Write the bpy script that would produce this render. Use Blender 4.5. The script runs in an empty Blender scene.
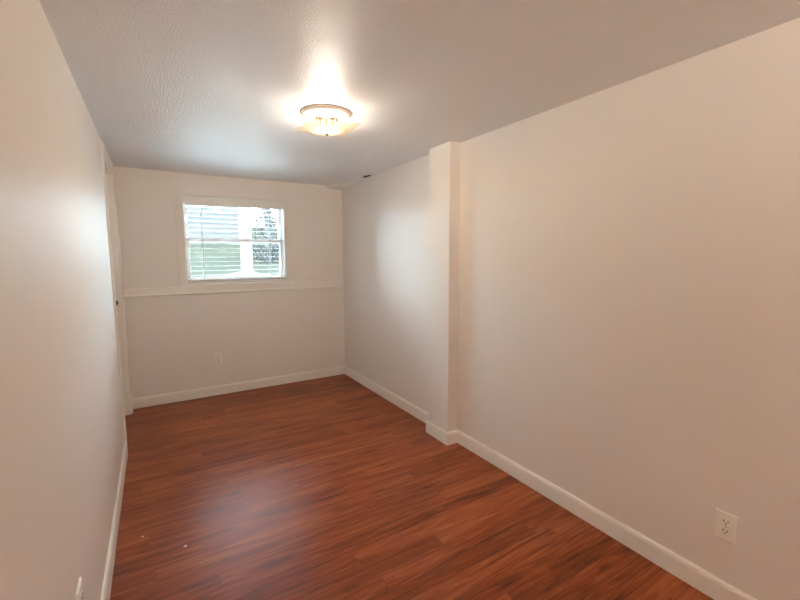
import bpy, bmesh, math, random
from mathutils import Vector, Matrix, noise

C = bpy.context.scene.collection
random.seed(7)

# ------------------------------------------------------------------ camera, world, exposure
CAM_Z = 1.4134
YAW, PIT, ROL, FPX = 0.5453, 0.1093, -0.0043, 404.95
cam_d = bpy.data.cameras.new('camera')
cam = bpy.data.objects.new('camera', cam_d)
C.objects.link(cam)
r = Vector((math.cos(YAW), -math.sin(YAW), 0))
fw = Vector((math.sin(YAW)*math.cos(PIT), math.cos(YAW)*math.cos(PIT), -math.sin(PIT)))
u = r.cross(fw)
r2 = r*math.cos(ROL)+u*math.sin(ROL)
u2 = -r*math.sin(ROL)+u*math.cos(ROL)
M = Matrix((r2, u2, -fw)).transposed().to_4x4()
M.translation = (0, 0, CAM_Z)
cam.matrix_world = M
cam_d.sensor_fit = 'HORIZONTAL'
cam_d.sensor_width = 36.0
cam_d.lens = 36.0*FPX/800.0
cam_d.clip_start = 0.02
bpy.context.scene.camera = cam

w = bpy.data.worlds.new('overcast_sky')
bpy.context.scene.world = w
w.use_nodes = True
bg = w.node_tree.nodes['Background']
bg.inputs[0].default_value = (0.72, 0.87, 1.0, 1)
bg.inputs[1].default_value = 20.0
LAMP_W = 385.0
FILL_W = 2300.0  # strength of the added fill light behind the viewpoint
vs = bpy.context.scene.view_settings
vs.view_transform = 'Standard'
vs.look = 'None'
vs.gamma = 1.0
vs.use_curve_mapping = False
vs.exposure = 1.18

# ------------------------------------------------------------------ dimensions (metres)
H = 2.2
XL, XR, YF, YN = -0.2516, 1.9003, 4.4155, -3.8
PX, P0, P1 = 1.8064, 2.2995, 2.5504          # boxed-in pillar
DY0, DY1, DZ = 3.47, 4.285, 2.125            # door opening in the left wall
WX0, WX1, WZ0, WZ1 = 0.268, 1.236, 1.150, 1.995   # window opening
T = 0.13

# ------------------------------------------------------------------ materials
def mat(name, col, rough=0.5, spec=0.5, metal=0.0):
    m = bpy.data.materials.new(name)
    m.use_nodes = True
    b = m.node_tree.nodes['Principled BSDF']
    b.inputs['Base Color'].default_value = (*col, 1)
    b.inputs['Roughness'].default_value = rough
    b.inputs['Specular IOR Level'].default_value = spec
    b.inputs['Metallic'].default_value = metal
    return m

def nodes(m):
    nt = m.node_tree
    return nt, nt.nodes, nt.links, nt.nodes['Principled BSDF']

def noise_bump(m, scale, strength, dist=0.002, detail=3.0, colvar=None, ramp=None):
    nt, N, L, b = nodes(m)
    tc = N.new('ShaderNodeNewGeometry')
    no = N.new('ShaderNodeTexNoise')
    no.inputs['Scale'].default_value = scale
    no.inputs['Detail'].default_value = detail
    L.new(tc.outputs['Position'], no.inputs['Vector'])
    h = no.outputs['Fac']
    if ramp:
        rp = N.new('ShaderNodeMapRange')
        rp.inputs['From Min'].default_value = ramp[0]
        rp.inputs['From Max'].default_value = ramp[1]
        L.new(h, rp.inputs['Value'])
        h = rp.outputs['Result']
    bp = N.new('ShaderNodeBump')
    bp.inputs['Strength'].default_value = strength
    bp.inputs['Distance'].default_value = dist
    L.new(h, bp.inputs['Height'])
    L.new(bp.outputs['Normal'], b.inputs['Normal'])
    if colvar:
        n2 = N.new('ShaderNodeTexNoise')
        n2.inputs['Scale'].default_value = colvar[2]
        n2.inputs['Detail'].default_value = 4.0
        L.new(tc.outputs['Position'], n2.inputs['Vector'])
        mx = N.new('ShaderNodeMix')
        mx.data_type = 'RGBA'
        mx.inputs['A'].default_value = (*colvar[0], 1)
        mx.inputs['B'].default_value = (*colvar[1], 1)
        L.new(n2.outputs['Fac'], mx.inputs['Factor'])
        L.new(mx.outputs['Result'], b.inputs['Base Color'])
    return m

M_wall = noise_bump(mat('wall_paint', (.87, .835, .81), .51, .45), 9.0, .12, .004, 4.0)
M_ceil = noise_bump(mat('stippled_ceiling_paint', (.86, .865, .87), .42, .35), 130.0, .6, .002, 3.0, ramp=(.40, .66))
M_trim = mat('trim_paint', (.90, .88, .85), .33, .5)
M_vinyl = mat('white_vinyl', (.84, .85, .86), .35, .5)
M_blind = mat('white_blind_slat', (.88, .88, .87), .42, .45)
M_plate = mat('outlet_plastic', (.92, .90, .86), .32, .5)
M_slot = mat('outlet_slot_dark', (.02, .017, .015), .6, .3)
M_screw = mat('plate_screw', (.62, .57, .50), .35, .5, .7)
M_knob = mat('dark_bronze', (.035, .024, .018), .35, .5, .8)
M_pan = mat('lamp_pan_enamel', (.82, .76, .70), .4, .5)
M_brass = mat('lamp_metal', (.45, .38, .30), .3, .5, .9)
M_hole = mat('dark_cavity', (.03, .022, .018), .9, .1)
M_patch = noise_bump(mat('patch_paint', (.86, .84, .81), .6, .3), 30.0, .3, .004)
M_cord = mat('blind_cord', (.55, .55, .55), .7, .3)

def glass_mat():
    m = bpy.data.materials.new('window_glass')
    m.use_nodes = True
    nt = m.node_tree
    nt.nodes.clear()
    out = nt.nodes.new('ShaderNodeOutputMaterial')
    tr = nt.nodes.new('ShaderNodeBsdfTransparent')
    tr.inputs[0].default_value = (.93, .97, .96, 1)
    gl = nt.nodes.new('ShaderNodeBsdfGlossy')
    gl.inputs['Roughness'].default_value = 0.02
    fr = nt.nodes.new('ShaderNodeFresnel')
    fr.inputs['IOR'].default_value = 1.45
    mx = nt.nodes.new('ShaderNodeMixShader')
    nt.links.new(fr.outputs[0], mx.inputs[0])
    nt.links.new(tr.outputs[0], mx.inputs[1])
    nt.links.new(gl.outputs[0], mx.inputs[2])
    nt.links.new(mx.outputs[0], out.inputs[0])
    return m
M_glass = glass_mat()

def dish_mat(name, transl, clear):
    m = bpy.data.materials.new(name)
    m.use_nodes = True
    nt = m.node_tree
    nt.nodes.clear()
    out = nt.nodes.new('ShaderNodeOutputMaterial')
    tl = nt.nodes.new('ShaderNodeBsdfTranslucent')
    tl.inputs[0].default_value = (.93, .82, .64, 1)
    df = nt.nodes.new('ShaderNodeBsdfPrincipled')
    df.inputs['Base Color'].default_value = (.84, .76, .64, 1)
    df.inputs['Roughness'].default_value = .22
    mx = nt.nodes.new('ShaderNodeMixShader')
    mx.inputs[0].default_value = transl
    nt.links.new(df.outputs[0], mx.inputs[1])
    nt.links.new(tl.outputs[0], mx.inputs[2])
    tp = nt.nodes.new('ShaderNodeBsdfTransparent')
    tp.inputs[0].default_value = (.95, .88, .76, 1)
    m2 = nt.nodes.new('ShaderNodeMixShader')
    m2.inputs[0].default_value = clear
    nt.links.new(mx.outputs[0], m2.inputs[1])
    nt.links.new(tp.outputs[0], m2.inputs[2])
    nt.links.new(m2.outputs[0], out.inputs[0])
    return m
M_dish = dish_mat('frosted_lamp_glass', .35, .955)
M_fill_dish = dish_mat('fill_lamp_glass', .85, .15)

def emis_mat(name, col, s):
    m = bpy.data.materials.new(name)
    m.use_nodes = True
    b = m.node_tree.nodes['Principled BSDF']
    b.inputs['Base Color'].default_value = (.9, .9, .9, 1)
    b.inputs['Emission Color'].default_value = (*col, 1)
    b.inputs['Emission Strength'].default_value = s
    return m

def floor_mat():
    m = mat('cherry_laminate', (.3, .1, .05), .36, .32)
    nt, N, L, b = nodes(m)
    def math_(op, a, bb=None):
        n = N.new('ShaderNodeMath')
        n.operation = op
        for i, v in enumerate((a, bb)):
            if v is None:
                continue
            if isinstance(v, (int, float)):
                n.inputs[i].default_value = v
            else:
                L.new(v, n.inputs[i])
        return n.outputs[0]
    g = N.new('ShaderNodeNewGeometry')
    s = N.new('ShaderNodeSeparateXYZ')
    L.new(g.outputs['Position'], s.inputs[0])
    x, y = s.outputs[0], s.outputs[1]
    W, LN = 0.0925, 1.21
    yv = math_('DIVIDE', math_('ADD', y, 5.0), W)
    row = math_('FLOOR', yv)
    fy = math_('FRACT', yv)
    wn = N.new('ShaderNodeTexWhiteNoise')
    wn.noise_dimensions = '1D'
    L.new(row, wn.inputs['W'])
    xo = math_('ADD', math_('DIVIDE', math_('ADD', x, 10.0), LN), wn.outputs['Value'])
    col = math_('FLOOR', xo)
    fx = math_('FRACT', xo)
    cv = N.new('ShaderNodeCombineXYZ')
    L.new(row, cv.inputs[0])
    L.new(col, cv.inputs[1])
    wp = N.new('ShaderNodeTexWhiteNoise')
    wp.noise_dimensions = '3D'
    L.new(cv.outputs[0], wp.inputs['Vector'])
    tint = wp.outputs['Value']
    # grain, stretched along x, shifted per plank
    def grain(sx, sy, detail, dist=0.0):
        c = N.new('ShaderNodeCombineXYZ')
        L.new(math_('MULTIPLY', x, sx), c.inputs[0])
        L.new(math_('ADD', math_('MULTIPLY', y, sy), math_('MULTIPLY', tint, 37.0)), c.inputs[1])
        L.new(math_('MULTIPLY', tint, 11.0), c.inputs[2])
        n = N.new('ShaderNodeTexNoise')
        n.inputs['Scale'].default_value = 1.0
        n.inputs['Detail'].default_value = detail
        n.inputs['Roughness'].default_value = .6
        n.inputs['Distortion'].default_value = dist
        L.new(c.outputs[0], n.inputs['Vector'])
        return n.outputs['Fac']
    g1 = grain(2.2, 30.0, 6.0, .9)
    g2 = grain(5.0, 120.0, 3.0)
    f = math_('ADD', math_('ADD', math_('MULTIPLY', g1, .62), math_('MULTIPLY', g2, .22)),
              math_('ADD', math_('MULTIPLY', tint, .09), .055))
    rp = N.new('ShaderNodeValToRGB')
    e = rp.color_ramp.elements
    e[0].position = .34
    e[0].color = (.062, .010, .002, 1)
    e[1].position = .70
    e[1].color = (.52, .155, .050, 1)
    k = rp.color_ramp.elements.new(.50)
    k.color = (.27, .058, .0155, 1)
    L.new(f, rp.inputs[0])
    seam_y = math_('LESS_THAN', fy, .022)
    seam_x = math_('LESS_THAN', fx, .0016)
    seam = math_('MAXIMUM', seam_y, seam_x)
    mx = N.new('ShaderNodeMix')
    mx.data_type = 'RGBA'
    L.new(math_('MULTIPLY', seam, .35), mx.inputs['Factor'])
    L.new(rp.outputs[0], mx.inputs['A'])
    mx.inputs['B'].default_value = (.05, .014, .007, 1)
    L.new(mx.outputs['Result'], b.inputs['Base Color'])
    L.new(math_('ADD', math_('MULTIPLY', g2, .12), .30), b.inputs['Roughness'])
    bp = N.new('ShaderNodeBump')
    bp.inputs['Strength'].default_value = .25
    bp.inputs['Distance'].default_value = .0012
    L.new(math_('SUBTRACT', g2, seam), bp.inputs['Height'])
    L.new(bp.outputs['Normal'], b.inputs['Normal'])
    return m
M_floor = floor_mat()

# ------------------------------------------------------------------ mesh helpers
def box(bm, x0, x1, y0, y1, z0, z1, bev=0.0, seg=2):
    t = bmesh.new()
    bmesh.ops.create_cube(t, size=1)
    for v in t.verts:
        v.co = Vector(((x0+x1)/2+v.co.x*(x1-x0), (y0+y1)/2+v.co.y*(y1-y0), (z0+z1)/2+v.co.z*(z1-z0)))
    if bev:
        bmesh.ops.bevel(t, geom=t.edges[:], offset=bev, segments=seg, affect='EDGES', profile=.5)
    merge(bm, t)

def merge(bm, t, mtx=None):
    me = bpy.data.meshes.new('tmp')
    if mtx:
        t.transform(mtx)
    t.to_mesh(me)
    t.free()
    bm.from_mesh(me)
    bpy.data.meshes.remove(me)

def prism(bm, pts, a, b, axis):
    """profile pts (2D) extruded from a to b along axis ('x','y','z')."""
    def P(p, t):
        if axis == 'x':
            return (t, p[0], p[1])
        if axis == 'y':
            return (p[0], t, p[1])
        return (p[0], p[1], t)
    A = [bm.verts.new(P(p, a)) for p in pts]
    B = [bm.verts.new(P(p, b)) for p in pts]
    n = len(pts)
    bm.faces.new(A)
    bm.faces.new(B[::-1])
    for i in range(n):
        bm.faces.new((A[i], A[(i+1) % n], B[(i+1) % n], B[i]))

def lathe(bm, prof, seg=32, mtx=None):
    t = bmesh.new()
    rings = []
    for (rr, z) in prof:
        if rr < 1e-6:
            rings.append([t.verts.new((0, 0, z))])
        else:
            rings.append([t.verts.new((rr*math.cos(2*math.pi*i/seg), rr*math.sin(2*math.pi*i/seg), z)) for i in range(seg)])
    for a, b in zip(rings, rings[1:]):
        for i in range(seg):
            j = (i+1) % seg
            if len(a) == 1 and len(b) == 1:
                continue
            if len(a) == 1:
                t.faces.new((a[0], b[i], b[j]))
            elif len(b) == 1:
                t.faces.new((a[i], a[j], b[0]))
            else:
                t.faces.new((a[i], a[j], b[j], b[i]))
    merge(bm, t, mtx)

def obj(name, bm, m, parent=None, smooth=False, loc=None):
    bmesh.ops.recalc_face_normals(bm, faces=bm.faces[:])
    me = bpy.data.meshes.new(name)
    bm.to_mesh(me)
    bm.free()
    if smooth:
        for p in me.polygons:
            p.use_smooth = True
    me.materials.append(m)
    o = bpy.data.objects.new(name, me)
    C.objects.link(o)
    if parent:
        o.parent = parent
    if loc:
        o.location = loc
    return o

def thing(name, label, cat, loc=(0, 0, 0), rot=(0, 0, 0), group=None):
    o = bpy.data.objects.new(name, None)
    C.objects.link(o)
    o.location = loc
    o.rotation_euler = rot
    o.empty_display_size = .05
    return tag(o, label, cat, group)

def tag(o, label, cat, group=None):
    o['label'] = label
    o['category'] = cat
    if group:
        o['group'] = group
    return o

def struct(name, bm, m, label=None, cat=None, parent=None):
    o = obj(name, bm, m, parent)
    if parent is None:
        o['kind'] = 'structure'
        if label:
            tag(o, label, cat)
    elif label:
        o['label'] = label
    return o
BM = bmesh.new

def copy_tree(o, parent=None):
    c = o.copy()
    C.objects.link(c)
    if parent:
        c.parent = parent
    for ch in list(o.children):
        copy_tree(ch, c)
    return c


# ------------------------------------------------------------------ room shell
b = BM(); box(b, XL-T, XR+T, YN-T, YF+T, -.12, 0)
struct('floor', b, M_floor, 'reddish cherry wood plank floor running wall to wall', 'floor')
b = BM(); box(b, XL-T, XR+T, YN-T, YF+T, H, H+.12)
struct('ceiling', b, M_ceil, 'off-white stippled ceiling with a square glass light', 'ceiling')
b = BM()
box(b, XL-T, XL, YN-T, DY0, 0, H)
box(b, XL-T, XL, DY1, YF+T, 0, H)
box(b, XL-T, XL, DY0, DY1, DZ, H)
struct('wall_left', b, M_wall, 'long plain off-white wall at left edge with doorway at its far end', 'wall')
b = BM(); box(b, XR, XR+T, YN-T, YF+T, 0, H)
struct('wall_right', b, M_wall, 'long plain off-white wall on the right behind the boxed pillar', 'wall')
b = BM(); box(b, PX, XR+.01, P0, P1, 0, H, .003, 2)
struct('wall_pillar', b, M_wall, 'narrow boxed-in pillar standing out from the right wall, floor to ceiling', 'pillar')
b = BM()
box(b, XL, WX0, YF, YF+T, 0, H)
box(b, WX1, XR, YF, YF+T, 0, H)
box(b, WX0, WX1, YF, YF+T, 0, WZ0)
box(b, WX0, WX1, YF, YF+T, WZ1, H)
struct('wall_far', b, M_wall, 'short off-white end wall with the blind-covered window', 'wall')
b = BM(); box(b, XL, XR, YN-T, YN, 0, H)
struct('wall_near', b, M_wall, 'plain off-white end wall behind the viewpoint', 'wall')

b = BM(); box(b, XL-T-.06, XL-T, DY0-.1, DY1+.1, -.12, H)  # slab added to stop daylight leaking in around the door
struct('wall_light_block', b, M_wall, 'plain slab added behind the white door to keep daylight out', 'wall')

# baseboards: profile (distance from wall, height)
BT, BH, BG = .0140, .098, .002
PROF = [(0, BG), (BT, BG), (BT, BH-.020), (BT*.80, BH-.008), (BT*.45, BH-.001), (0, BH)]
def base_y(name, xw, s, y0, y1, label):
    b = BM()
    prism(b, [(xw+s*d, z) for d, z in PROF], y0, y1, 'y')
    struct(name, b, M_trim, label, 'baseboard')
def base_x(name, yw, s, x0, x1, label):
    b = BM()
    prism(b, [(yw+s*d, z) for d, z in PROF], x0, x1, 'x')
    struct(name, b, M_trim, label, 'baseboard')
base_y('baseboard_right', XR, -1, YN, P0-BT, 'long white baseboard along the right wall nearer than the pillar')
base_y('baseboard_right_far', XR, -1, P1+BT, YF-BT, 'white baseboard on the right wall between pillar and window wall')
base_y('baseboard_left', XL, 1, YN, DY0-.062, 'white baseboard along the left wall up to the doorway')
base_x('baseboard_far', YF, -1, XL, XR, 'white baseboard along the end wall under the window')
base_x('baseboard_near', YN, 1, XL+BT, XR-BT, 'white baseboard along the end wall behind the viewpoint')
b = BM()    # wraps the pillar, mitred at the two outer corners
corner = [(XR, P0, 1, -1), (PX, P0, -1, -1), (PX, P1, -1, 1), (XR, P1, 1, 1)]
rings = []
for i, (cx, cy, sx, sy) in enumerate(corner):
    sx = -1 if i in (1, 2) else 0
    rings.append([b.verts.new((cx+sx*d, cy+sy*d, z)) for d, z in PROF])
for R0, R1 in zip(rings, rings[1:]):
    n = len(PROF)
    for i in range(n):
        b.faces.new((R0[i], R0[(i+1) % n], R1[(i+1) % n], R1[i]))
b.faces.new(rings[0]); b.faces.new(rings[-1])
struct('baseboard_pillar', b, M_trim, 'short white baseboard wrapped around the foot of the pillar', 'baseboard')

# ------------------------------------------------------------------ doorway in the left wall
JX0, JX1 = XL-T, XL+.002
b = BM(); box(b, XL-.115, XL-.080, DY0+.022, DY1-.022, .008, DZ-.022, .002, 1)
door = struct('door_1', b, M_trim, 'flush white door set back in the doorway of the left wall', 'door')
b = BM()
box(b, JX0, JX1, DY0, DY0+.019, 0, DZ)
box(b, JX0, JX1, DY1-.019, DY1, 0, DZ)
box(b, JX0, JX1, DY0+.019, DY1-.019, DZ-.019, DZ)
obj('door_jamb', b, M_trim, door)
b = BM()
RY = Matrix.Translation((XL-.080, DY1-.085, 1.022)) @ Matrix.Rotation(math.pi/2, 4, 'Y')
lathe(b, [(0, 0), (.030, 0), (.031, .004), (.026, .007), (.011, .010), (.010, .022), (.016, .028), (.022, .036),
          (.0225, .042), (.019, .049), (.011, .0545), (0, .056)], 32, RY)
k = obj('door_knob', b, M_knob, door, True)
k['label'] = 'dark bronze round door knob'
CW, CT = .062, .0135
def casing_prof(o, s):      # across its width from opening edge outwards
    return [(0, 0), (0, CT*.6), (.006, CT*.8), (.045, CT), (CW-.004, CT), (CW, CT*.6), (CW, 0)]
b = BM()
prism(b, [(XL+t, DY0-d) for d, t in casing_prof(0, 1)], 0, DZ+CW, 'z')
prism(b, [(XL+t, DY1+d) for d, t in casing_prof(0, 1)], 0, DZ+CW, 'z')
prism(b, [(XL+t, DZ+d) for d, t in casing_prof(0, 1)], DY0, DY1, 'y')
struct('trim_1', b, M_trim, 'white casing around the doorway of the left wall', 'door casing')

# ------------------------------------------------------------------ window
b = BM()    # jamb liner lining the opening
FY0, FY1 = YF-.001, YF+T
LN = .012
box(b, WX0, WX0+LN, FY0, FY1, WZ0, WZ1)
box(b, WX1-LN, WX1, FY0, FY1, WZ0, WZ1)
box(b, WX0+LN, WX1-LN, FY0, FY1, WZ1-LN, WZ1)
box(b, WX0+LN, WX1-LN, FY0, FY1, WZ0, WZ0+LN)
win = struct('window_1', b, M_vinyl, 'small white double-hung window high in the end wall', 'window')
X0, X1, Z0, Z1 = WX0+LN, WX1-LN, WZ0+LN, WZ1-LN
ZM = 1.575
def sash(name, yc, z0, z1, rb, rt):
    b = BM()
    h = .014
    s = .034
    box(b, X0, X0+s, yc-h, yc+h, z0, z1, .002, 1)
    box(b, X1-s, X1, yc-h, yc+h, z0, z1, .002, 1)
    box(b, X0+s, X1-s, yc-h, yc+h, z0, z0+rb, .002, 1)
    box(b, X0+s, X1-s, yc-h, yc+h, z1-rt, z1, .002, 1)
    o = obj(name, b, M_vinyl, win)
    g = BM()
    box(g, X0+s, X1-s, yc-.002, yc+.002, z0+rb, z1-rt)
    obj('pane', g, M_glass, o)
    return o
sash('upper_sash', YF+.110, ZM-.02, Z1, .04, .034)
sash('lower_sash', YF+.078, Z0, ZM+.02, .045, .04)
b = BM(); box(b, (X0+X1)/2-.03, (X0+X1)/2+.03, YF+.068, YF+.092, ZM+.02, ZM+.034, .004, 2)
obj('sash_lock', b, M_vinyl, win)

b = BM()    # flat casing boards around the window
CX0, CX1, CZ1, CTK = .208, 1.296, 2.037, .011
box(b, CX0, WX0, YF-CTK, YF, WZ0-.012, CZ1, .002, 1)
box(b, WX1, CX1, YF-CTK, YF, WZ0-.012, CZ1, .002, 1)
box(b, WX0, WX1, YF-CTK, YF, WZ1, CZ1, .002, 1)
struct('trim_2', b, M_wall, 'flat painted casing boards framing the window', 'window casing')
b = BM()    # thin sill nosing
box(b, CX0-.004, CX1+.004, YF-.020, YF+.002, WZ0-.026, WZ0-.010, .004, 2)
struct('trim_3', b, M_trim, 'thin white sill nosing under the window', 'window sill')
b = BM()    # ledge board across the end wall
prism(b, [(YF, 1.046), (YF-.012, 1.046), (YF-.017, 1.052), (YF-.017, 1.060), (YF-.013, 1.066), (YF-.013, 1.122), (YF, 1.1235)],
      XL+.0, 1.868, 'x')
struct('trim_4', b, M_trim, 'long white rail board across the end wall under the window', 'wall rail')

# ------------------------------------------------------------------ blind
bl = thing('horizontal_blind', 'white slatted blind hanging open inside the window', 'blind', ((WX0+WX1)/2, YF+.028, Z1))
bx0, bx1 = X0+.006-bl.location.x, X1-.006-bl.location.x
b = BM()
box(b, bx0, bx1, -.026, .026, -.046, -.001, .003, 2)
obj('headrail', b, M_blind, bl)
b = BM()
box(b, bx0-.002, bx1+.002, -.0335, -.0275, -.078, -.0015, .002, 2)
obj('valance', b, M_blind, bl)
b = BM(); box(b, -.12, .13, -.0375, -.0335, -.036, -.028, .001, 1)  # bright strip standing in for a gloss reflection on the valance
vb = obj('valance_highlight', b, mat('highlight_white', (.95, .95, .95), .2, .8), bl)
sl0 = None
n_sl = 16
zt, zb = -.092, -.755
for i in range(n_sl):
    z = zt+(zb-zt)*i/(n_sl-1)
    if sl0 is None:
        b = BM()
        pts = []
        for j in range(9):
            t = -1+2*j/8
            pts.append((t*.0245, .0012*(1-t*t)))
        prof = [(y, zz+.0009) for y, zz in pts]+[(y, zz-.0009) for y, zz in reversed(pts)]
        prism(b, prof, bx0, bx1, 'x')
        sl0 = obj('slat', b, M_blind, bl)
        s = sl0
    else:
        s = sl0.copy()
        C.objects.link(s)
        s.parent = bl
    s.location = (0, 0, z)
    s.rotation_euler = (math.radians(0.5), 0, 0)
b = BM(); box(b, bx0, bx1, -.025, .025, zb-.052, zb-.036, .004, 2)
obj('bottom_rail', b, M_blind, bl)
for cx in (-.325, .325):
    b = BM()
    for yy in (-.0258, .0258):
        box(b, cx-.0022, cx+.0022, yy-.0008, yy+.0008, zb-.04, -.05)
    obj('ladder_cord', b, M_cord, bl)

# ------------------------------------------------------------------ ceiling light
LX, LY = .872, 2.215
lamp = thing('flush_ceiling_light', 'square frosted glass ceiling light, lit, in the middle of the ceiling', 'ceiling light', (LX, LY, H))
b = BM()
lathe(b, [(0, 0), (.135, 0), (.137, -.004), (.134, -.010), (.10, -.020), (.05, -.026), (0, -.027)], 48)
obj('canopy_pan', b, M_pan, lamp, True)
b = BM()    # square dish: sides bowed, corners pointed and lifted
n = 24
S = .142
t = BM()
def dz(uu, vv):
    a = max(abs(uu), abs(vv))
    rr = uu*uu+vv*vv
    return -.104+.019*min(rr, 1.4)**1.1+.004*(abs(uu*vv))**2.5
grid = {}
for lay in (0, 1):
    for i in range(n+1):
        for j in range(n+1):
            uu, vv = -1+2*i/n, -1+2*j/n
            px = S*uu*(1-.05*(1-vv*vv))
            py = S*vv*(1-.05*(1-uu*uu))
            grid[lay, i, j] = t.verts.new((px, py, dz(uu, vv)+.004*lay))
for i in range(n):
    for j in range(n):
        t.faces.new((grid[0, i, j], grid[0, i, j+1], grid[0, i+1, j+1], grid[0, i+1, j]))
        t.faces.new((grid[1, i, j], grid[1, i+1, j], grid[1, i+1, j+1], grid[1, i, j+1]))
for k in range(n):
    for (p, q) in (((k, 0), (k+1, 0)), ((n, k), (n, k+1)), ((k+1, n), (k, n)), ((0, k+1), (0, k))):
        t.faces.new((grid[0, p[0], p[1]], grid[0, q[0], q[1]], grid[1, q[0], q[1]], grid[1, p[0], p[1]]))
rim_e = [ed for ed in t.edges if len(ed.link_faces) == 2 and ed.calc_face_angle(0) > .9]
for ed in rim_e:
    ed.smooth = False
merge(b, t)
obj('glass_dish', b, M_dish, lamp, True)
b = BM()
lathe(b, [(0, -.027), (.004, -.027), (.004, -.100), (0, -.100)], 12)
obj('centre_rod', b, M_brass, lamp, True)
b = BM()
lathe(b, [(0, -.122), (.004, -.121), (.008, -.116), (.010, -.110), (.012, -.1075), (0, -.107)], 24)
obj('finial', b, M_brass, lamp, True)
M_bulb = emis_mat('glowing_bulb', (1.0, .88, .74), LAMP_W)
vx, vy = LY/math.hypot(LX, LY), -LX/math.hypot(LX, LY)      # across the room from the lamp
for s in (-1, 1):
    mt = Matrix.Translation((s*.030*vx, s*.030*vy, 0))
    b = BM()
    lathe(b, [(0, -.020), (.014, -.020), (.0145, -.028), (.0135, -.042), (0, -.042)], 20, mt)
    obj('socket', b, M_brass, lamp, True)
    b = BM()
    lathe(b, [(0, -.096), (.008, -.0945), (.0145, -.090), (.0185, -.082), (.019, -.076), (0, -.076)], 24, mt)
    obj('bulb', b, M_bulb, lamp)
    b = BM()
    lathe(b, [(0, -.0755), (.0195, -.0755), (.019, -.070), (.0165, -.062), (.0125, -.054), (.0115, -.042), (0, -.042)], 24, mt)
    obj('bulb_collar', b, M_pan, lamp, True)
    mt = Matrix.Translation((s*.056*vx, s*.056*vy, 0))
    b = BM()
    lathe(b, [(0, -.022), (.0035, -.022), (.0035, -.032), (.008, -.034), (.009, -.038), (.008, -.043), (0, -.044)], 16, mt)
    obj('thumb_nut', b, M_brass, lamp, True)
fill_lamp = copy_tree(lamp)  # unseen second fixture, added to fill the room with light
fill_lamp.location = (.45, -2.2, H-.33)
b = BM()
lathe(b, [(0, .33), (.06, .33), (.06, .318), (.012, .31), (.006, .30), (.006, 0), (0, 0)], 24)
obj('fill_lamp_rod', b, M_brass, fill_lamp, True)
M_fill_bulb = emis_mat('warm_fill_bulb', (1.0, .82, .64), FILL_W)
for ch in fill_lamp.children:
    if ch.name.startswith('bulb'):
        ch.data = ch.data.copy()
        ch.data.materials[0] = M_fill_bulb
    elif ch.name.startswith('glass_dish'):
        ch.data = ch.data.copy()
        ch.data.materials[0] = M_fill_dish
fill_lamp['label'] = 'added fill light, a square glass fixture on a short rod behind the viewpoint'

# ------------------------------------------------------------------ outlets
def outlet_master(label, loc, rz):
    """plate faces local -Y, origin on the wall behind it"""
    t = thing('wall_outlet', label, 'outlet', loc, (0, 0, rz), 'duplex wall outlets')
    b = BM()
    W2, H2 = .0385, .0585
    prism(b, [(-W2, 0), (W2, 0), (W2, -.0025), (W2-.004, -.006), (-W2+.004, -.006), (-W2, -.0025)], -H2, H2, 'z')
    for v in b.verts:
        if v.co.y < -.004:
            v.co.z *= (H2-.004)/H2
    o = obj('cover_plate', b, M_plate, t)
    for zc in (.0195, -.0195):
        b = BM()
        pts = []
        for i in range(28):
            a = 2*math.pi*i/28
            pts.append((.0172*math.cos(a), zc+max(-.0135, min(.0135, .0172*math.sin(a)))))
        prism(b, pts, -.0078, -.004, 'y')
        f = obj('receptacle', b, M_plate, t)
        b = BM()
        box(b, -.0080, -.0055, -.0084, -.007, zc-.001, zc+.0085)
        box(b, .0055, .0080, -.0084, -.007, zc+.0005, zc+.0085)
        lathe(b, [(0, 0), (.0028, 0), (.0028, .0012), (0, .0012)], 14,
              Matrix.Translation((0, -.0072, zc-.0065)) @ Matrix.Rotation(math.pi/2, 4, 'X'))
        s = obj('slot', b, M_slot, f)
        s['label'] = 'dark outlet slots'
    b = BM()
    lathe(b, [(0, 0), (.0034, 0), (.003, .0012), (0, .0016)], 16, Matrix.Translation((0, -.006, 0)) @ Matrix.Rotation(math.pi/2, 4, 'X'))
    obj('screw', b, M_screw, t, True)
    return t
out1 = outlet_master('outlet low on the right wall above its baseboard, nearest the viewer', (XR, .618, .329), -math.pi/2)
out2 = copy_tree(out1)
out2.location = (.507, YF, .378); out2.rotation_euler = (0, 0, 0)
out2['label'] = 'outlet on the end wall below the window'
out3 = copy_tree(out1)
out3.location = (XL, 1.455, .375); out3.rotation_euler = (0, 0, math.pi/2)
out3['label'] = 'outlet low on the left wall, seen edge-on at bottom left'

# ------------------------------------------------------------------ torn ceiling corner
b = BM()
A = [(1.715, YF, H), (XR, YF, H), (XR, 3.90, H), (1.83, 4.16, H)]
Bt = [(1.722, YF, H-.026), (XR, YF, H-.040), (XR, 3.96, H-.012), (1.835, 4.17, H-.022)]
va = [b.verts.new(p) for p in A]; vb_ = [b.verts.new(p) for p in Bt]
b.faces.new(va); b.faces.new(vb_[::-1])
for i in range(4):
    b.faces.new((va[i], va[(i+1) % 4], vb_[(i+1) % 4], vb_[i]))
tag(obj('ceiling_patch', b, M_patch), 'sagging beige ceiling patch in the far right corner by the window wall', 'ceiling patch')
hp = thing('pipe_hole', 'dark oval hole with pale rim where right wall meets ceiling, beyond the pillar', 'hole', (XR-.048, 3.68, H))
b = BM()
sc = Matrix.Diagonal((.74, 2.2, 1, 1))
lathe(b, [(.040, 0), (.060, 0), (.062, -.004), (.058, -.010), (.046, -.012), (.040, -.008), (.040, 0)], 32, sc)
obj('rim', b, M_pan, hp, True)
b = BM()
lathe(b, [(0, -.002), (.0405, -.002), (.0405, -.005), (0, -.005)], 32, sc)
o = obj('cavity', b, M_hole, hp)
o['label'] = 'dark hole'

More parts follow.
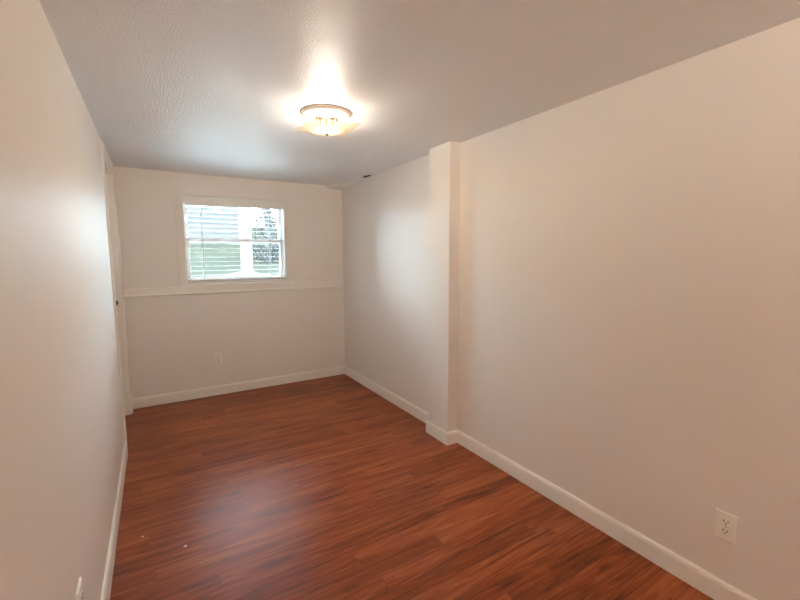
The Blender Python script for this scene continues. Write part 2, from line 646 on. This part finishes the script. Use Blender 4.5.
# paint flecks on the floor
for i, (x, y, s, lab) in enumerate([(-.128, 2.317, .007, 'pale paint fleck on the floor nearest the left baseboard'),
                                    (.052, 2.127, .008, 'pale paint fleck on the floor farther from the left baseboard')]):
    b = BM()
    pts = []
    for k in range(11):
        a = 2*math.pi*k/11
        q = s*random.uniform(.6, 1.1)
        pts.append((x+q*math.cos(a), y+.8*q*math.sin(a)))
    prism(b, pts, 0, .0008, 'z')
    tag(obj('paint_fleck', b, M_trim), lab, 'paint fleck', 'paint flecks on the floor')

# ------------------------------------------------------------------ outside the window
M_grass = noise_bump(mat('lawn_grass', (.2, .3, .1), .9, 0), 40., .6, .03, 4., ((.0165, .0185, .0145), (.0265, .0275, .0215), 3.0))
M_siding = mat('pale_siding', (.046, .0445, .0435), .9, 0)
M_white = mat('outdoor_white', (.11, .11, .11), .9, 0)
M_bark = noise_bump(mat('grey_bark', (.05, .053, .055), .9, 0), 25., .8, .02)
M_leaf = noise_bump(mat('grey_green_leaf', (.1, .15, .12), .9, 0), 5., .0, .01, 2., ((.026, .0275, .0265), (.060, .061, .056), 2.5))
M_conc = mat('bounce_concrete', (.72, .71, .69), .9, 0)
G0Y, G0Z, SL, LY0 = YF+T, 1.02, .115, 6.85
def gz(y):
    return G0Z+SL*max(0.0, y-LY0)
b = BM()
nx, ny = 40, 44
gv = {}
for i in range(nx+1):
    for j in range(ny+1):
        x = -7+18*i/nx
        y = G0Y+(26-G0Y)*(j/ny)**1.3
        h = 0 if y < LY0 else .02*noise.noise((x*1.1, y*1.1, 0))
        gv[i, j] = b.verts.new((x, y, gz(y)+h))
for i in range(nx):
    for j in range(ny):
        b.faces.new((gv[i, j], gv[i+1, j], gv[i+1, j+1], gv[i, j+1]))
struct('ground_lawn', b, M_grass, 'green lawn sloping up outside the window', 'lawn')
# pale patio added to bounce daylight onto the ceiling; its far edge bulges up the lawn
b = BM()
edge = []
for i in range(61):
    x = -6+14*i/60
    bul = .75*math.exp(-((x-1.35)/.42)**2)
    edge.append((x, LY0-.05+bul))
top_n = [b.verts.new((x, G0Y+.002, G0Z+.03)) for x, y in edge]
top_m = [b.verts.new((x, LY0-.1, G0Z+.03)) for x, y in edge]
top_f = [b.verts.new((x, y, gz(y)+.035)) for x, y in edge]
bot_f = [b.verts.new((x, y, gz(y)-.08)) for x, y in edge]
for i in range(60):
    b.faces.new((top_n[i], top_n[i+1], top_m[i+1], top_m[i]))
    b.faces.new((top_m[i], top_m[i+1], top_f[i+1], top_f[i]))
    b.faces.new((top_f[i], top_f[i+1], bot_f[i+1], bot_f[i]))
struct('ground_bounce_patio', b, M_conc, 'pale concrete patio just outside the window, added to bounce daylight onto the ceiling', 'patio')
hs = thing('neighbour_house', 'pale blue sided house across the lawn, seen through the blind', 'house', (0, 14, gz(14)))
b = BM()
hx0, hx1 = -3.5, 2.42
for i in range(30):
    z0 = -.3+.15*i
    prism(b, [(0, z0), (-.022, z0), (-.006, z0+.15), (0, z0+.15)], hx0, hx1, 'x')
box(b, hx0, hx1, 0, 4, -.3, 4.2)
obj('siding', b, M_siding, hs)
b = BM(); box(b, hx1, hx1+.14, -.05, .3, -.3, 4.2, .004, 1)
obj('corner_board', b, M_white, hs)
b = BM(); prism(b, [(-.5, 4.15), (4.5, 4.15), (2, 5.8)], hx0-.3, hx1+.4, 'x')
obj('roof', b, M_bark, hs)
ps = thing('porch_post', 'white square post standing on the lawn outside the window', 'post', (1.275, 6.8, G0Z+.03))
b = BM()
box(b, -.075, .075, -.075, .075, .1, 2.9, .006, 2)
obj('shaft', b, M_white, ps)
b = BM(); box(b, -.10, .10, -.10, .10, 0, .12, .008, 2)
obj('plinth', b, M_white, ps)
def tree(label, x, y, parts, nleaf, ls, seed):
    rnd = random.Random(seed)
    t = thing('tree', label, 'tree', (x, y, gz(y)))
    b = BM()
    lathe(b, [(0, -.1), (.12, -.1), (.085, .2), (.07, 1.4), (.05, 2.6), (.02, 3.4), (0, 3.45)], 12)
    obj('trunk', b, M_bark, t, True)
    b = BM()
    for i in range(nleaf):
        cx, cy, cz, rx, rz = parts[rnd.randrange(len(parts))]
        while True:
            p = Vector((rnd.uniform(-1, 1), rnd.uniform(-1, 1), rnd.uniform(-1, 1)))
            if .25 < p.length < 1:
                break
        c = Vector((cx+p.x*rx, cy+p.y*rx, cz+p.z*rz))
        a = Vector((rnd.gauss(0, 1), rnd.gauss(0, 1), rnd.gauss(0, 1))).normalized()
        d = a.orthogonal().normalized()
        e = a.cross(d)
        s = ls*rnd.uniform(.6, 1.3)
        q = [c-d*s, c+e*s*.45+a*s*.1, c+d*s, c-e*s*.45+a*s*.1]
        b.faces.new([b.verts.new(v) for v in q])
    obj('foliage', b, M_leaf, t)
    return t
tree('loose grey-green tree at the right side of the window view', 2.2, 9.2,
     [(-.08, 0, .75, .34, .45), (.12, .1, 1.2, .36, .5), (-.10, -.1, 1.6, .32, .45), (.1, 0, 2.2, .4, .5), (.22, .2, .6, .34, .45),
      (-.05, 0, .25, .34, .3), (.25, .1, .28, .36, .32)],
     5200, .036, 3)
